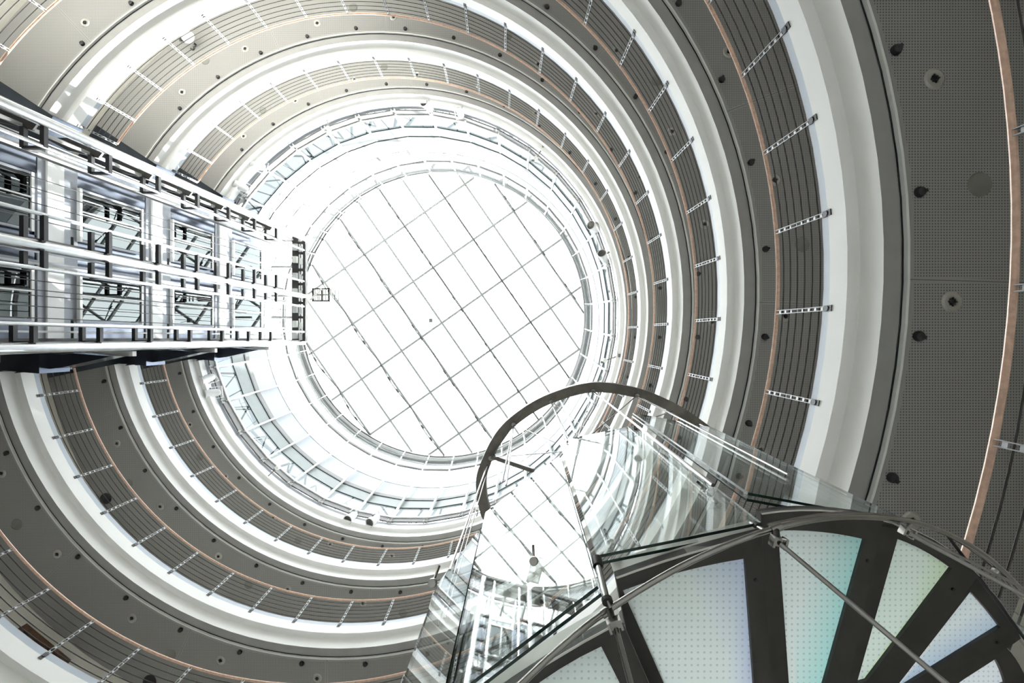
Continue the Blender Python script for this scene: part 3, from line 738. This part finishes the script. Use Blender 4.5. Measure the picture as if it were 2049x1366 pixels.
for k, (pn, pl, h) in enumerate(zip(PANE, PLATE, TH)):
    V2 = lambda q: Vector((q[0], q[1]))
    o = mid_arc(V2(pl[0]), V2(pl[1]), V2(pl[2])) + [V2(pl[3]), V2(pl[4])]
    q = mid_arc(V2(pn[0]), V2(pn[1]), V2(pn[2])) + [V2(pn[3]), V2(pn[4])]
    Wp = lambda v, dz=0: P(v.x, v.y, h)+Vector((0,0,dz))
    mb = MB(); n = len(o)
    lo = [Wp(v) for v in o]; li_ = [Wp(v) for v in q]; ho = [Wp(v, .045) for v in o]; hi = [Wp(v, .045) for v in q]
    for i in range(n):
        j = (i+1) % n
        mb.face([lo[i], lo[j], li_[j], li_[i]]); mb.face([ho[i], ho[j], hi[j], hi[i]]); mb.face([lo[i], lo[j], ho[j], ho[i]]); mb.face([li_[i], li_[j], hi[j], hi[i]])
    tr = mb.build('tread', M['dark_steel'], st)
    # glass insert
    mb = MB(); cc = sum(li_, Vector())/n
    ins = [p+(p-cc).normalized()*.008 for p in li_]
    b = len(mb.v)
    mb.face([p+Vector((0,0,.018)) for p in ins])
    m0, m1 = (Vector(ins[0])+Vector(ins[-1]))/2, (Vector(ins[6])+Vector(ins[-2]))/2
    mb.uv = {}
    for ii, v in enumerate(mb.v):
        i = ii % n
        mb.uv[ii] = ((i/6 if i <= 6 else (1 if i == 7 else 0)), 0)
    gi = mb.build('tread_glass', pane_mat(f'tread_film_{k}', *COL[k]), tr)
    # bolt heads
    for v in ((o[2]+q[2])/2, (o[4]+q[4])/2):
        pass
    bp = Wp((o[6]+q[6])/2+(Vector((o[7].x, o[7].y))-o[6])*.12)
    mb = MB(); mb.lathe([(0, -.008), (.007, -.007), (.008, .0)], c=bp, seg=8); mb.build('bolt', M['black'], tr)
    # bright stringer face that closes the outer rim of this step
    mb = MB()
    arc = o[:7]
    SH = (.13, .13, .02, .04, .04, .04)[k]
    rows = [[Wp(v, -.004), Wp(v, SH), Wp(v, SH)+Vector((.004, .006, 0)), Wp(v, -.004)+Vector((.004, .006, 0))] for v in arc]
    mb.grid(rows, closed=True, smooth=False); mb.build('stringer', M['stringer'], st)
    if k in (1,):
        a = Wp(o[0]); bq = P(1258, 1232, h)
        mb = MB(); mb.face([a, bq, bq+Vector((0,0,.1)), a+Vector((0,0,.1))]); mb.face([a+Vector((.012,0,0)), bq+Vector((.012,0,0)), bq+Vector((.012,0,.1)), a+Vector((.012,0,.1))]); mb.build('riser_plate', M['stringer'], st)

# glass balustrade panels (vertical sheets standing on the stringer)
PAN = [((-.60, 1.70), (-.292, 1.304), 1.55, 3.45), ((-.292, 1.304), (.262, .880), 1.77, 3.72), ((.290, .880), (.955, .745), 2.01, 4.25), ((1.0, .70), (1.744, .837), 2.25, 4.65), ((1.744, .86), (2.10, 1.14), 2.50, 5.0)]
for k, (a, b, h0, h1) in enumerate(PAN):
    a, b = Vector((*a, 0)), Vector((*b, 0)); t = (b-a).normalized(); n = Vector((-t.y, t.x, 0))
    for s2, off in enumerate((0, .028)):
        if s2 and k in (0, 4): continue
        c = (a+b)/2+n*off; hz = (h1-h0)/2; c.z = (h0+h1)/2+ZC
        ax, ay, az = t*((b-a).length/2-.004), n*.006, Vector((0,0,hz))
        mb = MB()
        # one big sheet: clear faces, dark green edges
        mb.obox(c, ax, ay, az); mb.m = [1, 1, 0, 0, 1, 1]
        # faces order: bottom, top, -y, +y, -x, +x
        mb.build('glass_panel', [M['stair_glass'], M['glass_edge']], st)
    if False:
        mb = MB(); c = (a+b)/2+n*.014; c.z = h0+ZC-.004; mb.obox(c, t*((b-a).length/2), n*.022, Vector((0,0,.006))); mb.build('panel_shoe', M['black'], st)
# round glass clamps with short arms
for px, py, h, tx, ty in ((1222, 1088, 2.15, 1235, 1112), (1421, 985, 2.5, 1440, 1010), (1497, 987, 2.45, 1505, 1012), (866, 1166, 2.3, 880, 1182), (1068, 1122, 2.3, 1080, 1140)):
    c = P(px, py, h); t = P(tx, ty, h-.06)
    mb = MB(); mb.lathe([(0, -.012), (.019, -.012), (.021, -.006), (.021, .006), (.010, .010), (.010, .03)], c=c, axis=(.25, .35, 1), seg=18); cl = mb.build('glass_clamp', M['steel'], st)
    mb = MB(); mb.tube([c+Vector((0,0,.02)), c+Vector((.0,.0,.05)), P(px*.93+VX*.07, py*.93+VY*.07, h+.1)], .007, 8); mb.build('clamp_arm', M['steel'], cl)

def spline(pts, n=8):
    out = []; N = len(pts)
    for i in range(N-1):
        p0, p1, p2, p3 = pts[max(i-1, 0)], pts[i], pts[i+1], pts[min(i+2, N-1)]
        for k in range(n):
            t = k/n; out.append(.5*((2*p1)+(-p0+p2)*t+(2*p0-5*p1+4*p2-p3)*t*t+(-p0+3*p1-3*p2+p3)*t**3))
    out.append(pts[-1]); return out
# lower handrail tube
hp = [(960, 1450), (1045, 1366), (1130, 1288), (1222, 1217), (1380, 1124), (1550, 1057), (1690, 1034), (1830, 1045), (1930, 1085), (2003, 1138), (2075, 1215)]
pts = [P(x, y, 1.58+.065*i) for i, (x, y) in enumerate(hp)]
mb = MB(); mb.tube(spline(pts), .0115, 12); mb.build('handrail', M['steel'], st)
pts2 = [p+Vector((.0, .004, .055)) for p in pts[5:]]
mb = MB(); mb.tube(spline(pts2), .006, 8); mb.build('lower_rail', M['steel'], st)
# vertical posts, clamps and tie rods
def cyl(name, a, b, r, m='steel', par=None, seg=14, r2=None):
    mb = MB(); mb.tube([a, b], r, seg, r2=r2); return mb.build(name, M[m], par or st)
po = cyl('post', P(1196, 1128, 1.98), P(1213, 1200, 1.72), .0135)
cyl('collar', P(1194, 1118, 2.01), P(1197, 1134, 1.96), .021, 'dark_steel', po)
cyl('collar', P(1214, 1198, 1.73), P(1216, 1205, 1.715), .019, 'dark_steel', po)
cyl('pin', P(1215, 1200, 1.72), P(1222, 1217, 1.70), .006, 'steel', po)
po = cyl('post', P(1503, 1047, 2.05), P(1530, 1062, 1.95), .010)
cyl('collar', P(1512, 1050, 2.02), P(1518, 1054, 2.0), .016, 'dark_steel', po)
cyl('sleeve', P(1204, 1230, 1.765), P(1224, 1216, 1.775), .0155)
cyl('sleeve', P(1543, 1060, 1.90), P(1563, 1053, 1.905), .0155)
def clampblk(px, py, h, s=.022, rot=.5):
    c = P(px, py, h); mb = MB(); ca, sa = math.cos(rot), math.sin(rot)
    mb.obox(c, Vector((ca, sa, 0))*s, Vector((-sa, ca, 0))*s*.75, Vector((0,0,s*.8)))
    mb.obox(c+Vector((ca, sa, 0))*s*1.1+Vector((0,0,-.01)), Vector((ca, sa, 0))*s*.22, Vector((-sa, ca, 0))*s*1.0, Vector((0,0,s*.9)))
    mb.obox(c-Vector((ca, sa, 0))*s*1.1+Vector((0,0,-.01)), Vector((ca, sa, 0))*s*.22, Vector((-sa, ca, 0))*s*1.0, Vector((0,0,s*.9)))
    return mb.build('rod_clamp', M['steel'], st)
clampblk(1229, 1246, 1.66, .018, -.35); clampblk(1555, 1082, 1.84, .020, .25); clampblk(1812, 1062, 2.0, .018, .5); clampblk(1998, 1142, 2.2, .018, .5)
cyl('stub', P(1220, 1222, 1.72), P(1227, 1242, 1.67), .012, 'dark_steel'); cyl('stub', P(1553, 1059, 1.90), P(1555, 1078, 1.85), .012, 'dark_steel')
cyl('stub', P(1822, 1048, 2.03), P(1814, 1060, 2.0), .010); cyl('stub', P(2005, 1136, 2.2), P(1998, 1142, 2.2), .010)
cyl('tie_rod', P(1562, 1088, 1.82), P(2015, 1470, 1.32), .0085, 'steel')
cyl('tie_rod', P(1233, 1258, 1.65), P(1292, 1480, 1.38), .0095, 'steel')
cyl('tie_rod', P(1818, 1066, 1.98), P(2075, 1205, 1.85), .0085, 'steel')
cyl('tie_rod', P(1768, 1036, 2.1), P(2075, 1190, 2.05), .006, 'steel')
cyl('tie_rod', P(1890, 1063, 2.3), P(2060, 1290, 2.2), .007, 'black')
# small glass landing with bright edge at the far right
mb = MB(); q = [P(1955, 1158, 2.62), P(2052, 1240, 2.62), P(2060, 1300, 2.62), P(1990, 1215, 2.62)]
mb.prism([tuple(v[:2]) for v in q], 2.62+ZC, 2.65+ZC); mb.build('landing_glass', [M['stair_glass']], st)

# upper turn: dark curved stringer, hangers and bracing
up_px = [(980, 1040), (972, 1028), (963, 985), (967, 940), (1000, 872), (1045, 829), (1105, 796), (1185, 775), (1270, 785), (1340, 812), (1400, 850), (1465, 903), (1530, 950), (1590, 985), (1650, 1012)]
hh = [6.35, 6.4, 6.5, 6.6, 6.6, 6.6, 6.6, 6.6, 6.6, 6.55, 6.3, 5.9, 5.4, 4.9, 4.5]
cent = P(1204, 986, 6.6)
pts = spline([P(x, y, h) for (x, y), h in zip(up_px, hh)], 6)
rows = []
for i, p in enumerate(pts):
    r = Vector((cent.x-p.x, cent.y-p.y, 0)).normalized()
    rows.append([p-r*.065, p+r*.065, p+r*.065+Vector((0,0,.14)), p-r*.065+Vector((0,0,.14))])
mb = MB(); mb.grid(rows, closed=True, smooth=True); b = len(mb.v); mb.cap(0, 4, 0, True); mb.cap(b-4, 4)
mb.build('upper_stringer', M['ring_steel'], st)
def hook(px, py, h=6.6):
    mb = MB(); c = P(px, py, h); mb.lathe([(0, -.05), (.03, -.05), (.03, -.01), (.018, 0), (.018, .05)], c=c, seg=10); mb.build('hanger_eye', M['steel'], st)
for x, y in ((982, 915), (1028, 848), (1103, 803), (1186, 782), (1273, 791), (1346, 822)): hook(x, y)
def vrod(px, py, h0, h1=6.6, r=.011):
    a = P(px, py, h1); b = Vector((a.x, a.y, h0+ZC)); cyl('hanger_rod', b, a, r, seg=8)
vrod(1187, 783, 2.4, r=.010); vrod(1274, 792, 2.8, r=.009); vrod(1103, 805, 4.1, r=.010); vrod(1028, 850, 3.9, r=.008); vrod(966, 955, 3.2, r=.006); vrod(973, 948, 3.2, r=.005)
for (x0, y0, x1, y1, r, h1) in ((1103, 805, 1140, 882, .006, 4.4), (1028, 850, 1112, 885, .006, 5.2), (982, 915, 1127, 903, .006, 4.5), (1272, 793, 1180, 872, .007, 4.4), (1186, 783, 1155, 880, .005, 4.4), (1103, 803, 1170, 855, .005, 5.2),
                      (982, 915, 1050, 820, .004, 6.6), (1346, 822, 1300, 838, .008, 5.2), (1028, 850, 1005, 965, .008, 4.5), (975, 930, 900, 1140, .009, 3.3)):
    cyl('brace_cable', P(x0, y0, 6.55), P(x1, y1, h1), r, 'steel', seg=6)
mb = MB(); mb.bar(P(985, 913, 6.55), P(1068, 941, 6.3), .05, .07); mb.build('outrigger', M['ring_steel'], st)

# ---------------------------------------------------------------- light, sky, camera
w = bpy.data.worlds.new('World'); bpy.context.scene.world = w; w.use_nodes = True
nt = w.node_tree; bg = nt.nodes['Background']; bg.inputs['Color'].default_value = (.965, .985, 1.0, 1); bg.inputs['Strength'].default_value = 4.4
sun = bpy.data.lights.new('sun', 'SUN'); sun.energy = 17; sun.angle = math.radians(1.2); sun.color = (1, .98, .94)
so = bpy.data.objects.new('sun', sun); C.objects.link(so)
el, az = math.radians(52), math.radians(-130)     # travels towards the upper left of the photo, and down
d = Vector((math.cos(el)*math.cos(az), math.cos(el)*math.sin(az), -math.sin(el)))
so.rotation_euler = d.to_track_quat('-Z', 'Y').to_euler(); so.location = (0, 0, 40)

cam = bpy.data.cameras.new('camera'); co = bpy.data.objects.new('camera', cam); C.objects.link(co)
co.location = (0, 0, ZC); co.rotation_euler = (PI, 0, 0)
cam.sensor_width = 36; cam.sensor_fit = 'HORIZONTAL'; cam.lens = F/2049*36
cam.shift_x = -(VX-1024.5)/2049; cam.shift_y = -(683-VY)/2049
cam.clip_start = .02; cam.clip_end = 200
sc = bpy.context.scene; sc.camera = co
sc.view_settings.view_transform = 'Standard'; sc.view_settings.look = 'None'; sc.view_settings.gamma = 1; sc.view_settings.exposure = 1.08
sc.cycles.max_bounces = 14; sc.cycles.diffuse_bounces = 7; sc.cycles.glossy_bounces = 6; sc.cycles.transparent_max_bounces = 24; sc.cycles.transmission_bounces = 6
sc.cycles.caustics_reflective = False; sc.cycles.caustics_refractive = False; sc.cycles.sample_clamp_indirect = 12
